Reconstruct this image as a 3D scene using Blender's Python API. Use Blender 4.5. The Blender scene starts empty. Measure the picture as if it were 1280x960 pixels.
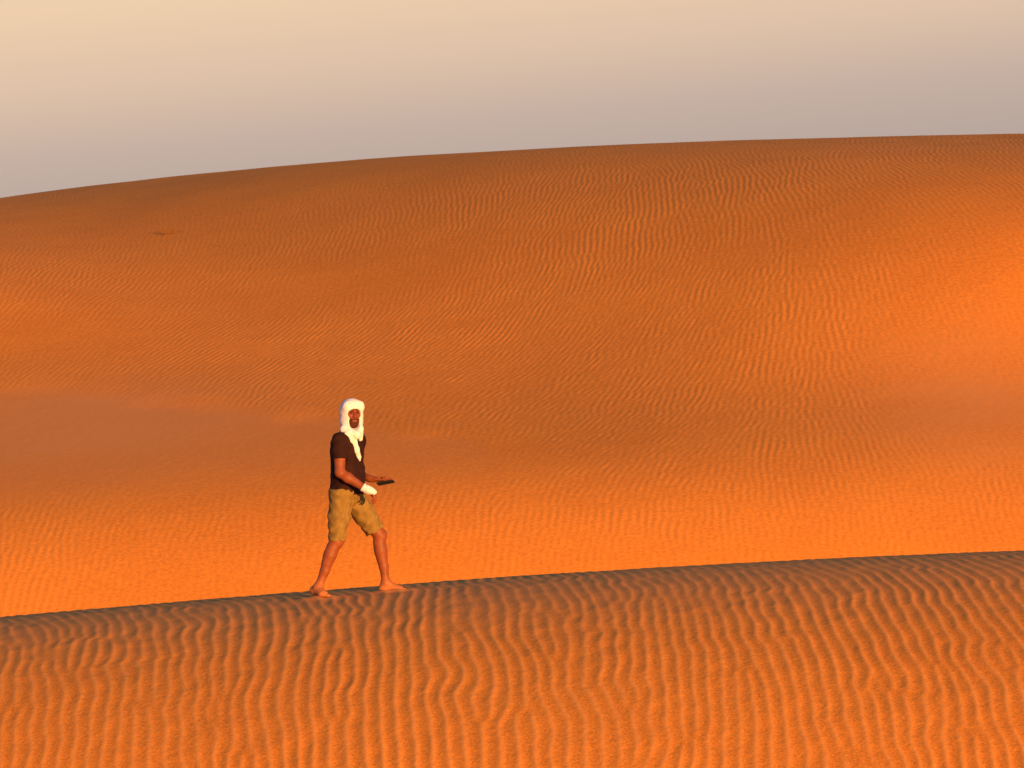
import bpy, math
import numpy as np

C = bpy.context.scene.collection
PI = math.pi
RNG = np.random.default_rng(7)

# ------------------------------------------------------------------ sun / camera numbers
SUN_EL = math.radians(5.0)
SUN_AZ = math.radians(25.0)          # sun stands behind the photographer, to the right
CAM_Z = 2.563

# ------------------------------------------------------------------ helpers: objects
def tag(o, label=None, cat=None, kind=None, group=None):
    if label: o['label'] = label
    if cat: o['category'] = cat
    if kind: o['kind'] = kind
    if group: o['group'] = group
    return o

def mesh_from(name, V, F, mat=None, parent=None, loc=(0, 0, 0)):
    me = bpy.data.meshes.new(name)
    V = np.ascontiguousarray(V, np.float32)
    F = np.ascontiguousarray(F, np.int32)
    n, k = F.shape
    me.vertices.add(len(V)); me.vertices.foreach_set('co', V.ravel())
    me.loops.add(n * k); me.loops.foreach_set('vertex_index', F.ravel())
    me.polygons.add(n)
    me.polygons.foreach_set('loop_start', np.arange(0, n * k, k, dtype=np.int32))
    me.polygons.foreach_set('use_smooth', np.ones(n, bool))
    me.update(calc_edges=True)
    o = bpy.data.objects.new(name, me)
    C.objects.link(o)
    if mat: me.materials.append(mat)
    if parent: o.parent = parent
    o.location = loc
    return o

def grid_object(name, X, Y, Z, mat):
    ny, nx = Z.shape
    V = np.empty((ny, nx, 3), np.float32)
    V[..., 0] = X; V[..., 1] = Y; V[..., 2] = Z
    i = np.arange(nx * ny).reshape(ny, nx)
    F = np.stack([i[:-1, :-1], i[:-1, 1:], i[1:, 1:], i[1:, :-1]], -1).reshape(-1, 4)
    return mesh_from(name, V.reshape(-1, 3), F, mat)

def attr(o, name, vals):
    a = o.data.attributes.new(name, 'FLOAT', 'POINT')
    a.data.foreach_set('value', np.ascontiguousarray(vals, np.float32).ravel())

# ------------------------------------------------------------------ helpers: noise
def smooth_noise(nx, ny, cx, cy, seed):
    """band-limited noise on a grid, cell sizes cx, cy in samples, unit std"""
    r = np.random.default_rng(seed)
    n = r.standard_normal((ny, nx)).astype(np.float32)
    kx = np.fft.rfftfreq(nx); ky = np.fft.fftfreq(ny)
    f = np.exp(-2 * (PI * .5) ** 2 * ((kx[None, :] * cx) ** 2 + (ky[:, None] * cy) ** 2))
    v = np.fft.irfft2(np.fft.rfft2(n) * f, s=(ny, nx))
    return (v / v.std()).astype(np.float32)

def ripple_field(nx, ny, dx, dy, lam, theta, seed, iters=26, spread=9.0):
    """wind-ripple pattern with forks: oriented noise relaxed by a stripe-forming equation"""
    r = np.random.default_rng(seed)
    kx = np.fft.rfftfreq(nx, dx)[None, :] * 2 * PI
    ky = np.fft.fftfreq(ny, dy)[:, None] * 2 * PI
    k0 = 2 * PI / lam
    K = np.sqrt(kx ** 2 + ky ** 2)
    ang = np.degrees(np.arctan2(-ky, np.maximum(kx, 1e-9)))      # 0: ridges along +y, + leans right going away
    N = np.fft.rfft2(r.standard_normal((ny, nx)))
    t0, t1 = float(theta.min()), float(theta.max())
    nb = max(2, int((t1 - t0) / 7) + 2)
    bins = np.linspace(t0, t1 + 1e-3, nb)
    step = bins[1] - bins[0]
    u = np.zeros((ny, nx))
    for b in bins:
        w = np.clip(1 - np.abs(theta - b) / step, 0, 1)
        f = np.exp(-((K - k0) / (.13 * k0)) ** 2) * np.exp(-((ang - b) / spread) ** 2)
        v = np.fft.irfft2(N * f, s=(ny, nx)); v /= v.std()
        u += w * v
    u *= .35
    rr = .35; dt = .6
    Lk = rr - (1 - (K / k0) ** 2) ** 2
    den = 1 / (1 - dt * np.maximum(Lk, -40))
    den = np.where(Lk > -40, den, 0)
    for _ in range(iters):
        u = np.fft.irfft2(np.fft.rfft2(u - dt * u ** 3) * den, s=(ny, nx))
        u = np.clip(u, -1.5, 1.5)
    u /= 2 * math.sqrt(rr / 3)
    return u.astype(np.float32)

def bilinear(A, fx, fy):
    ny, nx = A.shape
    fx = np.clip(fx, 0, nx - 1.001); fy = np.clip(fy, 0, ny - 1.001)
    a = fx.astype(np.int32); b = fy.astype(np.int32); u = fx - a; v = fy - b
    return (A[b, a] * (1 - u) * (1 - v) + A[b, a + 1] * u * (1 - v) + A[b + 1, a] * (1 - u) * v + A[b + 1, a + 1] * u * v)

def sstep(a, b, x):
    t = np.clip((x - a) / (b - a), 0, 1)
    return t * t * (3 - 2 * t)

def stretched(lo, hi, step, far_lo, far_hi, g=1.25, gmax=8.0):
    core = list(np.arange(lo, hi + step * .5, step))
    a = []; s = step; p = core[0]
    while p > far_lo:
        s = min(s * g, gmax); p -= s; a.append(p)
    b = []; s = step; p = core[-1]
    while p < far_hi:
        s = min(s * g, gmax); p += s; b.append(p)
    return np.array(a[::-1] + core + b)

# ------------------------------------------------------------------ materials
def new_mat(name):
    m = bpy.data.materials.new(name); m.use_nodes = True
    nt = m.node_tree
    return m, nt, nt.nodes['Principled BSDF']

def node(nt, typ, **kw):
    n = nt.nodes.new(typ)
    for k, v in kw.items(): setattr(n, k, v)
    return n

def mixcol(nt, fac, a, b, blend='MIX'):
    m = node(nt, 'ShaderNodeMix', data_type='RGBA', blend_type=blend)
    for key, val in ((0, fac), (6, a), (7, b)):
        if hasattr(val, 'links'): nt.links.new(val, m.inputs[key])
        else: m.inputs[key].default_value = val
    return m.outputs[2]

def noise_out(nt, vec, scale, detail=3, rough=.55):
    n = node(nt, 'ShaderNodeTexNoise')
    n.inputs['Scale'].default_value = scale; n.inputs['Detail'].default_value = detail
    n.inputs['Roughness'].default_value = rough
    nt.links.new(vec, n.inputs['Vector'])
    return n.outputs['Fac']

def ramp(nt, fac, stops):
    r = node(nt, 'ShaderNodeValToRGB')
    e = r.color_ramp.elements
    while len(e) < len(stops): e.new(.5)
    for k, (p, c) in enumerate(stops):
        e[k].position = p; e[k].color = c if len(c) == 4 else (*c, 1)
    nt.links.new(fac, r.inputs[0])
    return r.outputs[0]

SAND_A = (.92, .276, .037, 1)
SAND_B = (.86, .252, .035, 1)
def sand_material(name, grain, grain_amp, bump):
    m, nt, bs = new_mat(name)
    co = node(nt, 'ShaderNodeTexCoord').outputs['Object']
    big = noise_out(nt, co, .35, 4)
    col = mixcol(nt, ramp(nt, big, [(.35, (0, 0, 0)), (.65, (1, 1, 1))]), SAND_A, SAND_B)
    g = noise_out(nt, co, grain, 2, .7)
    gr = ramp(nt, g, [(.3, (1 - grain_amp,) * 3), (.7, (1 + grain_amp * .6,) * 3)])
    col = mixcol(nt, 1.0, col, gr, 'MULTIPLY')
    # pale ripple crests: coarse grains, plus ridge highlights put into the colour
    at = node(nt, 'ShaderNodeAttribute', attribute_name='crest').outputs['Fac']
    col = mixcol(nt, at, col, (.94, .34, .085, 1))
    pl = node(nt, 'ShaderNodeAttribute', attribute_name='packed_or_skylit').outputs['Fac']
    col = mixcol(nt, pl, col, (.86, .295, .085, 1))  # hard-packed patches; on the near dune, skylight grey painted along the crest
    nt.links.new(col, bs.inputs['Base Color'])
    bs.inputs['Roughness'].default_value = .95
    bs.inputs['Specular IOR Level'].default_value = .12
    bn = node(nt, 'ShaderNodeBump'); bn.inputs['Strength'].default_value = bump; bn.inputs['Distance'].default_value = .004
    nt.links.new(noise_out(nt, co, grain * .8, 3, .7), bn.inputs['Height'])
    nt.links.new(bn.outputs[0], bs.inputs['Normal'])
    return m

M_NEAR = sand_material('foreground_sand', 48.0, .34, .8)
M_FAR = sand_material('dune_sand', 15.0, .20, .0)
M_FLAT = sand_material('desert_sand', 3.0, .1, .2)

# ------------------------------------------------------------------ foreground dune
def crest_z(x):
    """height of the foreground crest along its length (metres, at the crest line)"""
    p = 640 + np.clip(x, -9, 9) / .0071 / 1.035
    py = 770 - .0875 * p + 1.95e-5 * p * p
    z = (741 - py) * .0071
    # line of sight of the crest sits 1.4 m behind the walker
    z = z * 1.035 - (CAM_Z - 0) * .035
    z = z - np.maximum(x - 6, 0) ** 2 * .02 / (1 + np.maximum(x - 6, 0) * .12)
    z = z - np.maximum(-x - 8, 0) * .06
    return z

def crest_y(x):
    return 1.4 + .25 * np.sin(x * .35 + .6) * sstep(25, 8, np.abs(x))

def near_base(x, y):
    t = crest_y(x) - y
    a = .0565 + .009 * sstep(1, -5, x)
    s0 = -.0635
    tc = 8.2                                   # slope stops steepening here
    tp = np.clip(t, 0, tc)
    h = -(s0 * tp + .5 * a * tp ** 2)
    sl = s0 + a * tc
    t2 = np.clip(t - tc, 0, 4.5)               # then eases out into the hollow below
    h -= sl * t2 - sl * t2 ** 2 / 9.0
    tb = np.clip(-t, 0, None)                  # lee side, falling away from the camera
    lee = np.minimum(.0635 * tb + .03 * tb ** 2, .0635 * tb * 0 + .30 * tb - .45 * (1 - np.exp(-tb / 1.5)) + .0635 * tb * np.exp(-tb / 2))
    h -= np.where(tb > 0, lee, 0)
    z = crest_z(x) + h
    z += .9 * sstep(-24, -38, y) * 0
    r = np.hypot(x, (y + 41))
    z = z + (CAM_Z - 1.62 + 3.1) * np.exp(-(r / 7.0) ** 2) * (y < -20)
    return z

def build_near():
    xs = stretched(-6.0, 6.0, .0135, -90, 90)
    ys = stretched(-8.6, 2.2, .0150, -95, 34)
    X, Y = np.meshgrid(xs, ys)
    Z = near_base(X, Y)
    # ripples on the seen part
    dx, dy = .0125, .028
    nx, ny = 1160, 460
    x0, y0 = -7.25, -9.6
    gx = x0 + np.arange(nx) * dx; gy = y0 + np.arange(ny) * dy
    GX, GY = np.meshgrid(gx, gy)
    th = -1.5 + 1.6 * smooth_noise(nx, ny, 200, 90, 3) - 6 * sstep(-3.0, 0.5, GY) - 1 * sstep(-1, 5, GX) - 5 * sstep(0, -5, GX) * sstep(-6, -2, GY)
    u = ripple_field(nx, ny, dx, dy, .122, np.clip(th, -16, 8), 11, iters=10, spread=4.5)
    amp = 1 + .22 * smooth_noise(nx, ny, 70, 60, 5)
    # sharpen crest, lean the profile
    ux = np.gradient(u, dx, axis=1)
    us = u - .006 * u * ux
    prof = (np.clip((us + 1.05) / 2.05, 0, 1.2)) ** 1.7
    H = .0080 * amp * (1 + .25 * sstep(-4, -7, GY)) * prof * (1 + .12 * smooth_noise(nx, ny, 14, 9, 24))
    H += .0007 * smooth_noise(nx, ny, 1.6, 1.0, 21) + .0016 * smooth_noise(nx, ny, 9, 7, 22)
    wav = .011 * smooth_noise(nx, ny, 20, 11, 25) + .016 * smooth_noise(nx, ny, 55, 34, 26)
    wx = bilinear(wav, (X - x0) / dx, (Y - y0) / dy)
    fx = (X - x0 + wx) / dx; fy = (Y - y0) / dy
    R = bilinear(H, fx, fy)
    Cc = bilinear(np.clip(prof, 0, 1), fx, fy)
    edge = sstep(7.2, 6.3, np.abs(X)) * sstep(-9.5, -8.8, Y) * sstep(3.0, 2.3, Y)
    fade = edge * (1 - .30 * sstep(-3.0, .8, Y))
    Z = Z + (R - .006) * fade
    # sand pushed up and pressed down around the feet
    for (px, py, a) in FOOT_MARKS:
        d2 = ((X - px) ** 2 + (Y - py) ** 2)
        Z += .017 * np.exp(-d2 / (2 * .085 ** 2)) - .017 * np.exp(-d2 / (2 * .045 ** 2))
    # sink far rims under the desert floor
    rim = np.maximum(sstep(45, 88, np.abs(X)), np.maximum(sstep(16, 32, Y), sstep(-60, -92, Y)))
    Z = Z * (1 - rim) + (-10.0) * rim
    o = grid_object('foreground_dune', X, Y, Z, M_NEAR)
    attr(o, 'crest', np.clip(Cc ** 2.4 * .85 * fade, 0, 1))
    attr(o, 'packed_or_skylit', .85 * sstep(-3.6, .2, Y) * sstep(4, 2, Y))  # skylight grey of the level crest strip, put into the sand colour
    tag(o, kind='structure')
    return o

# ------------------------------------------------------------------ big dune behind: heights shaped for the wanted sunlit brightness, 2 m spacing, in cm
DUNE = '''-360,-360,-360,-360,-360,-360,-360,-360,-361,-364,-367,-370,-372,-373,-373,-373,-373,-373,-373,-373,-373,-373,-373,-373,-373,-373,-373,-373,-373;\
-282,-282,-282,-282,-282,-282,-282,-282,-282,-282,-282,-281,-281,-281,-281,-280,-280,-280,-280,-280,-280,-280,-280,-280,-280,-280,-280,-280,-280;\
-198,-198,-198,-198,-198,-198,-198,-197,-195,-190,-184,-178,-173,-170,-168,-167,-166,-165,-165,-164,-164,-164,-164,-164,-164,-164,-164,-164,-164;\
-137,-137,-137,-137,-137,-137,-137,-136,-132,-125,-114,-102,-93,-87,-84,-80,-75,-70,-65,-63,-63,-63,-63,-63,-63,-63,-63,-63,-63;\
-96,-96,-96,-96,-96,-96,-95,-93,-89,-80,-68,-55,-45,-38,-34,-27,-17,-5,3,7,9,9,9,9,9,9,9,9,9;\
-64,-64,-64,-64,-64,-63,-62,-60,-54,-44,-32,-19,-10,-4,1,11,26,42,54,60,62,62,62,62,62,62,62,62,62;\
-36,-36,-36,-36,-36,-36,-34,-30,-23,-11,2,14,21,26,32,45,66,88,105,114,117,116,116,116,116,116,116,116,116;\
-11,-11,-11,-11,-11,-10,-7,-2,8,22,35,45,51,55,63,83,114,150,179,194,199,197,196,195,195,195,195,195,195;\
14,14,14,14,14,16,20,28,41,56,69,77,81,86,99,129,176,230,275,300,307,305,302,301,301,301,301,301,301;\
41,41,41,41,41,43,49,61,77,93,104,109,112,120,140,184,245,311,362,390,399,398,396,395,394,394,394,394,394;\
71,71,71,71,72,75,84,99,118,133,140,142,146,160,191,246,315,382,428,452,459,458,457,457,457,457,457,457,457;\
108,108,108,108,109,114,126,145,167,177,178,177,184,206,249,312,381,442,479,495,499,498,498,498,498,498,498,498,498;\
159,159,159,159,161,167,182,202,220,222,217,213,226,258,310,376,440,491,518,527,529,528,528,529,529,529,529,529,529;\
223,223,223,223,226,232,245,261,269,262,252,250,271,312,371,435,491,531,549,553,553,552,553,554,554,554,554,554,554;\
280,280,280,280,282,288,298,309,308,294,284,288,318,367,428,486,532,562,573,575,573,573,575,576,577,577,577,577,577;\
321,321,321,322,324,329,335,344,337,322,316,329,367,421,479,529,565,586,593,593,591,592,594,595,596,596,596,596,596;\
350,350,350,350,353,357,362,370,360,347,349,371,416,471,524,564,590,605,609,608,607,608,610,612,612,613,613,613,613;\
369,369,369,370,372,377,382,390,381,373,383,414,463,515,560,591,610,620,622,622,621,622,624,626,627,627,627,627,627;\
383,383,383,384,387,392,397,407,400,399,419,457,506,552,588,611,625,632,635,635,634,635,637,639,640,640,641,641,641;\
393,393,393,395,398,404,412,423,420,427,455,497,543,581,609,626,637,643,646,647,645,647,649,651,652,653,653,653,653;\
402,402,402,404,408,415,431,439,441,455,489,532,572,603,624,638,647,654,657,658,657,658,660,663,664,664,664,664,664;\
408,408,409,411,417,425,446,455,462,483,521,561,595,619,636,648,657,663,666,669,667,669,671,673,674,675,675,675,675;\
414,414,414,417,424,435,460,471,484,509,548,585,612,632,646,656,664,671,675,678,677,679,681,684,685,685,685,685,685;\
417,417,418,421,430,443,473,488,504,533,570,602,625,641,652,662,670,677,683,687,687,689,691,693,695,695,695,696,696;\
418,418,419,424,435,451,485,503,524,554,588,615,634,647,657,666,674,682,689,695,696,698,700,703,704,705,705,705,705;\
418,419,420,426,439,458,496,518,541,571,602,625,640,651,661,669,678,686,695,702,705,707,710,712,714,714,715,715,715;\
417,418,420,427,443,469,507,532,556,585,613,632,645,655,663,671,679,689,699,708,713,716,718,721,723,723,724,724,724;\
415,415,418,427,446,482,517,544,570,597,621,637,648,656,664,672,680,690,702,713,720,724,727,729,731,732,732,732,732;\
411,412,415,427,448,491,526,555,581,607,628,641,649,657,664,671,679,690,703,716,727,731,734,736,738,739,739,740,740;\
407,408,412,426,450,498,534,565,591,615,632,642,650,656,663,670,678,688,703,718,731,736,740,741,743,744,745,745,745;\
401,402,408,424,452,505,542,573,598,620,635,642,649,654,660,667,674,685,701,719,734,740,744,746,747,748,749,750,750;\
394,396,403,422,453,509,547,579,604,624,635,641,646,651,657,662,670,681,698,718,735,743,747,749,750,752,752,753,753;\
385,388,397,419,453,512,552,583,608,626,635,639,642,647,652,657,664,676,694,715,735,744,750,751,752,753,754,755,755;\
376,380,390,415,459,515,556,587,610,626,633,635,637,641,646,651,658,669,688,711,733,744,750,752,753,754,755,756,756;\
366,370,383,412,464,517,559,589,611,625,629,629,631,634,638,643,650,661,681,705,729,743,750,752,752,753,754,755,755;\
354,360,375,407,466,518,560,590,611,622,624,623,624,626,630,634,640,652,672,698,724,740,749,751,751,752,753,754,754;\
342,349,366,402,467,519,561,590,609,618,618,615,615,617,620,624,630,641,662,689,718,737,746,748,748,749,750,751,751;\
328,337,357,397,466,519,561,588,606,612,610,605,605,606,609,612,618,629,651,679,710,731,741,745,744,744,746,747,747;\
313,324,348,391,464,518,559,586,601,604,600,595,594,595,597,600,605,616,638,668,700,725,736,740,739,739,740,741,742;\
298,311,338,387,461,516,557,581,595,596,589,583,581,582,584,586,591,602,624,655,689,716,729,734,733,733,733,735,735;\
281,297,328,387,458,513,552,576,587,585,577,570,567,567,569,571,576,586,608,640,676,707,721,727,726,725,726,727,728;\
264,282,317,385,453,509,547,569,578,573,564,555,552,552,553,555,559,570,592,624,662,695,712,719,717,716,717,718,719;\
245,266,305,380,448,504,541,561,567,560,549,539,536,535,536,538,542,551,574,607,647,682,701,710,708,706,706,708,709;\
227,251,294,375,442,498,533,551,555,546,532,522,519,518,518,519,523,532,554,588,629,668,689,699,698,695,695,696,697;\
207,235,282,367,435,491,524,539,541,529,515,504,500,499,499,499,503,512,534,568,611,652,676,687,686,683,682,683,685;\
186,218,270,359,427,482,513,527,526,512,496,484,480,478,478,478,481,490,512,547,591,634,661,674,673,670,669,670,671;\
165,201,261,350,418,473,501,512,509,493,476,464,459,457,456,456,459,467,489,524,569,614,645,659,659,655,654,655,656;\
144,184,254,340,409,461,488,497,491,473,454,441,436,434,434,433,435,443,464,500,546,593,627,643,644,640,637,638,640;\
122,166,246,329,398,449,473,479,471,451,431,418,413,411,409,408,410,418,439,474,521,571,608,626,628,624,620,621,622;\
100,148,235,317,386,435,457,461,450,428,407,393,388,385,384,383,384,391,412,447,495,547,587,607,611,606,602,602,604;\
76,129,222,304,373,420,440,441,427,403,381,368,362,359,358,356,357,364,384,419,468,521,565,588,592,587,583,582,584;\
53,111,209,290,358,403,421,419,403,377,355,341,335,332,330,328,328,335,355,390,439,494,541,566,572,568,562,561,562;\
30,92,194,276,342,385,400,396,377,350,327,312,306,303,301,298,299,305,324,359,409,466,516,544,551,547,541,539,540;\
7,78,178,260,325,366,378,371,349,321,297,283,277,273,271,268,268,274,292,327,377,436,489,520,529,525,518,516,516;\
-18,65,162,244,307,345,354,345,321,291,267,252,246,242,239,236,236,241,259,294,344,404,460,494,505,502,495,491,492;\
-42,48,144,226,287,322,329,317,291,260,235,220,214,210,207,203,203,207,225,259,309,371,430,467,480,478,470,466,466;\
-65,31,126,207,266,299,303,288,259,227,202,187,180,176,173,169,168,173,190,223,274,337,398,439,453,453,444,439,438;\
-89,13,107,187,244,273,275,257,226,193,168,152,146,142,138,134,133,137,153,186,236,301,364,409,426,426,418,411,410;\
-112,-7,86,166,220,247,245,225,192,158,132,117,110,106,102,98,96,99,115,148,198,263,329,377,397,398,390,382,380;\
-136,-28,65,143,194,218,214,192,156,121,95,80,73,69,65,60,58,61,77,108,158,225,292,344,366,369,361,353,349;\
-154,-50,43,119,167,189,181,156,119,83,57,42,35,30,26,21,19,21,36,68,117,184,254,310,334,339,331,322,317;\
-173,-74,20,93,139,158,147,120,80,44,18,3,-4,-9,-13,-19,-22,-19,-5,26,75,143,214,273,301,308,300,290,284;\
-195,-98,-5,66,109,125,112,82,40,4,-23,-38,-45,-50,-54,-60,-63,-61,-47,-17,32,100,173,235,266,275,268,257,250;\
-217,-123,-31,38,78,91,75,42,-1,-38,-64,-80,-87,-92,-97,-102,-106,-105,-91,-62,-13,55,130,196,230,241,235,223,215;\
-241,-148,-57,9,45,55,36,1,-43,-81,-107,-123,-130,-135,-140,-146,-150,-149,-136,-107,-59,9,85,154,192,205,201,188,179;\
-266,-175,-86,-23,11,18,-4,-42,-87,-125,-151,-166,-174,-178,-184,-190,-194,-193,-180,-153,-106,-38,39,111,153,169,165,152,142;\
-292,-203,-115,-55,-25,-21,-45,-85,-132,-170,-196,-211,-218,-222,-227,-233,-238,-237,-225,-199,-153,-85,-7,67,112,131,128,115,104;\
-318,-231,-146,-90,-62,-62,-88,-130,-178,-216,-241,-255,-262,-266,-271,-277,-282,-281,-270,-245,-201,-134,-55,21,70,91,91,77,65;\
-345,-260,-178,-125,-101,-103,-133,-176,-224,-261,-285,-299,-306,-310,-315,-321,-326,-326,-315,-291,-248,-182,-104,-26,27,50,51,38,25;\
-373,-291,-212,-163,-141,-147,-178,-223,-270,-307,-330,-343,-350,-354,-359,-365,-370,-370,-360,-337,-296,-231,-154,-75,-19,8,11,-2,-16;\
-401,-322,-247,-201,-183,-191,-224,-270,-317,-352,-375,-388,-394,-398,-403,-409,-414,-414,-405,-383,-343,-281,-204,-124,-65,-36,-30,-43,-57;\
-430,-354,-283,-241,-225,-236,-270,-317,-363,-398,-420,-432,-438,-442,-447,-453,-457,-458,-450,-429,-390,-329,-254,-174,-112,-80,-73,-85,-100;\
-460,-386,-319,-281,-269,-281,-317,-364,-409,-443,-464,-476,-482,-486,-491,-497,-501,-502,-494,-474,-437,-378,-304,-224,-160,-126,-116,-127,-142;\
-489,-419,-357,-322,-312,-327,-364,-411,-456,-489,-509,-520,-526,-530,-535,-541,-545,-547,-539,-520,-484,-427,-354,-274,-208,-171,-160,-169,-184;\
-520,-453,-394,-363,-356,-373,-411,-458,-502,-534,-553,-564,-570,-574,-579,-585,-589,-591,-583,-565,-531,-475,-403,-324,-256,-217,-203,-211,-226;\
-551,-488,-432,-404,-400,-419,-458,-505,-548,-579,-598,-609,-614,-618,-622,-628,-633,-635,-628,-610,-578,-523,-453,-375,-305,-263,-247,-253,-268;\
-582,-522,-471,-446,-444,-465,-505,-552,-594,-624,-643,-653,-658,-662,-666,-672,-677,-679,-672,-656,-624,-572,-503,-425,-354,-309,-291,-296,-310;\
-614,-558,-510,-488,-489,-511,-552,-599,-640,-669,-687,-697,-702,-706,-710,-716,-721,-723,-717,-701,-671,-620,-552,-475,-403,-355,-335,-338,-351;\
-646,-594,-550,-530,-533,-557,-599,-646,-686,-715,-732,-741,-746,-750,-754,-760,-765,-767,-761,-746,-717,-668,-601,-525,-452,-402,-379,-381,-393;\
-679,-630,-590,-573,-578,-603,-646,-692,-732,-760,-776,-785,-790,-793,-798,-804,-809,-811,-806,-791,-763,-715,-651,-575,-501,-449,-423,-423,-435;\
-713,-667,-630,-616,-623,-650,-693,-739,-778,-804,-820,-829,-834,-837,-842,-848,-852,-854,-849,-836,-809,-763,-700,-625,-551,-496,-468,-466,-477'''
DUNE_X0, DUNE_Y0, DUNE_STEP = -28.0, 30.0, 2.0
def dune_table():
    return np.array([[int(v) for v in r.split(',')] for r in DUNE.split(';')], np.float64) / 100

def bs_weights(q, q0, step, n):
    """cubic B-spline basis matrix (len(q) x n), clamped ends"""
    f = np.clip((q - q0) / step, 0, n - 1)
    i = np.minimum(f.astype(int), n - 2); t = f - i
    W = np.zeros((len(q), n))
    w = [(1 - t) ** 3 / 6, (3 * t ** 3 - 6 * t ** 2 + 4) / 6, (-3 * t ** 3 + 3 * t ** 2 + 3 * t + 1) / 6, t ** 3 / 6]
    rows = np.arange(len(q))
    for k in range(4):
        j = np.clip(i - 1 + k, 0, n - 1)
        np.add.at(W, (rows, j), w[k])
    return W

def gauss(X, Y, x, y, sx, sy):
    return np.exp(-((X - x) / sx) ** 2 - ((Y - y) / sy) ** 2)

def view(px, py, d):
    """plan position on the dune of a feature, by bearing and range"""
    return ((px - 640) * .0001775 * d, d - 40)

def build_far():
    T = dune_table()
    xs = stretched(-17.6, 17.6, .031, -170, 170)
    ys = stretched(31.0, 101.0, .075, 14, 260)
    Z = bs_weights(ys, DUNE_Y0, DUNE_STEP, T.shape[0]) @ T @ bs_weights(xs, DUNE_X0, DUNE_STEP, T.shape[1]).T
    X, Y = np.meshgrid(xs, ys)
    Z = Z - .35 * np.maximum(30 - Y, 0)                                   # toe slope toward the hollow
    Z = Z - np.maximum(Y - 175, 0) * .12
    Z = Z - 10 * sstep(26, 120, X) - 8 * sstep(26, 120, -X)
    # ripples
    dx, dy = .030, .070
    nx, ny = 1200, 1010
    x0, y0 = -18.0, 30.5
    gx = x0 + np.arange(nx) * dx; gy = y0 + np.arange(ny) * dy
    GX, GY = np.meshgrid(gx, gy)
    th = 3 + 3.5 * smooth_noise(nx, ny, 90, 55, 31)
    x, y = view(380, 430, 91); th += 17 * gauss(GX, GY, x, y, 3.6, 5.5)
    x, y = view(620, 470, 86); th += 12 * gauss(GX, GY, x, y, 3.0, 4.5)
    x, y = view(760, 580, 79); th += 15 * gauss(GX, GY, x, y, 2.4, 2.6)
    x, y = view(750, 300, 94); th += 7 * gauss(GX, GY, x, y, 3.5, 6)
    x, y = view(1230, 300, 90); th -= 18 * gauss(GX, GY, x, y, 3.0, 8)
    x, y = view(1150, 560, 80); th -= 10 * gauss(GX, GY, x, y, 2.5, 4)
    thc = np.clip(th, -24, 28)
    u = ripple_field(nx, ny, dx, dy, .128, thc, 41, iters=9, spread=8)
    u2 = ripple_field(nx, ny, dx, dy, .150, thc + 4, 47, iters=3, spread=26)     # choppy, broken ripples in the middle
    x, y = view(690, 490, 85); wm = .85 * gauss(GX, GY, x, y, 4.2, 6.0)
    x, y = view(980, 470, 85); wm = np.maximum(wm, .75 * gauss(GX, GY, x, y, 3.0, 6.0))
    x, y = view(1080, 640, 76); wm = np.maximum(wm, .6 * gauss(GX, GY, x, y, 3.5, 3.0))
    wm = np.clip(wm + .12 * smooth_noise(nx, ny, 50, 30, 48), 0, 1)
    u = u * np.sqrt(1 - wm) + u2 * np.sqrt(wm) * .8
    us = u - .012 * u * np.gradient(u, dx, axis=1)
    prof = np.clip((us + 1.05) / 2.05, 0, 1.2) ** 1.25
    amp = 1.0 + .16 * smooth_noise(nx, ny, 90, 60, 33) + .16 * smooth_noise(nx, ny, 14, 6, 34)
    for (px, py, d, sx, sy, k) in SMOOTH_PATCHES:
        x, y = view(px, py, d); amp *= 1 - k * gauss(GX, GY, x, y, sx, sy)
    packed_or_skylit = np.zeros_like(amp)
    for (px, py, d, sx, sy, k) in SMOOTH_PATCHES[:2]:
        x, y = view(px, py, d); packed_or_skylit += .75 * gauss(GX, GY, x, y, sx * 1.15, sy)
    packed_or_skylit *= 1 + .12 * smooth_noise(nx, ny, 40, 8, 44)
    for (px, py, d, sx, sy, k) in ROUGH_PATCHES:
        x, y = view(px, py, d); amp *= 1 + k * gauss(GX, GY, x, y, sx, sy)
    # a thin tongue of rippled sand ends along a curved edge above a smooth, wind-packed hollow
    lip = np.interp(GX, [-22, -10, -6.7, -3.5, -1.3, .3, 1.1, 2.2], [50.5, 48.2, 46.2, 43.6, 41.5, 38.6, 36.0, 31.0]) + .22 * smooth_noise(nx, ny, 26, 26, 51)
    tongue = sstep(-.7, .35, GY - lip)
    hollow = (1 - tongue) * sstep(36.0, 39.5, GY) * sstep(1.0, -1.6, GX)
    amp *= 1 - .88 * hollow
    packed_or_skylit += .30 * hollow
    H = .0088 * np.clip(amp, .03, 3) * prof + .0011 * smooth_noise(nx, ny, 1.8, 1.0, 35) * .85
    H += .004 * smooth_noise(nx, ny, 60, 40, 36) + .045 * sstep(-1.1, 1.0, GY - lip) * sstep(.5, -2.5, GX) * sstep(62, 50, GY)                            # faint broad swells
    fx = (X - x0) / dx; fy = (Y - y0) / dy
    edge = sstep(17.8, 16.8, np.abs(X)) * sstep(30.8, 31.5, Y) * sstep(101.5, 99, Y)
    Z = Z + bilinear(H, fx, fy) * edge
    rim = np.maximum(sstep(110, 168, np.abs(X)), np.maximum(sstep(24, 15, Y), sstep(200, 256, Y)))
    Z = Z * (1 - rim) + (-10.0) * rim
    o = grid_object('background_dune', X, Y, Z, M_FAR)
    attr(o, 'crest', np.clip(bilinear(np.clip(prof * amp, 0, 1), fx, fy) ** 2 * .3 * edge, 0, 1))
    attr(o, 'packed_or_skylit', np.clip(bilinear(packed_or_skylit, fx, fy) * edge, 0, 1))
    tag(o, kind='structure')
    return X, Y, Z, xs, ys

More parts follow.
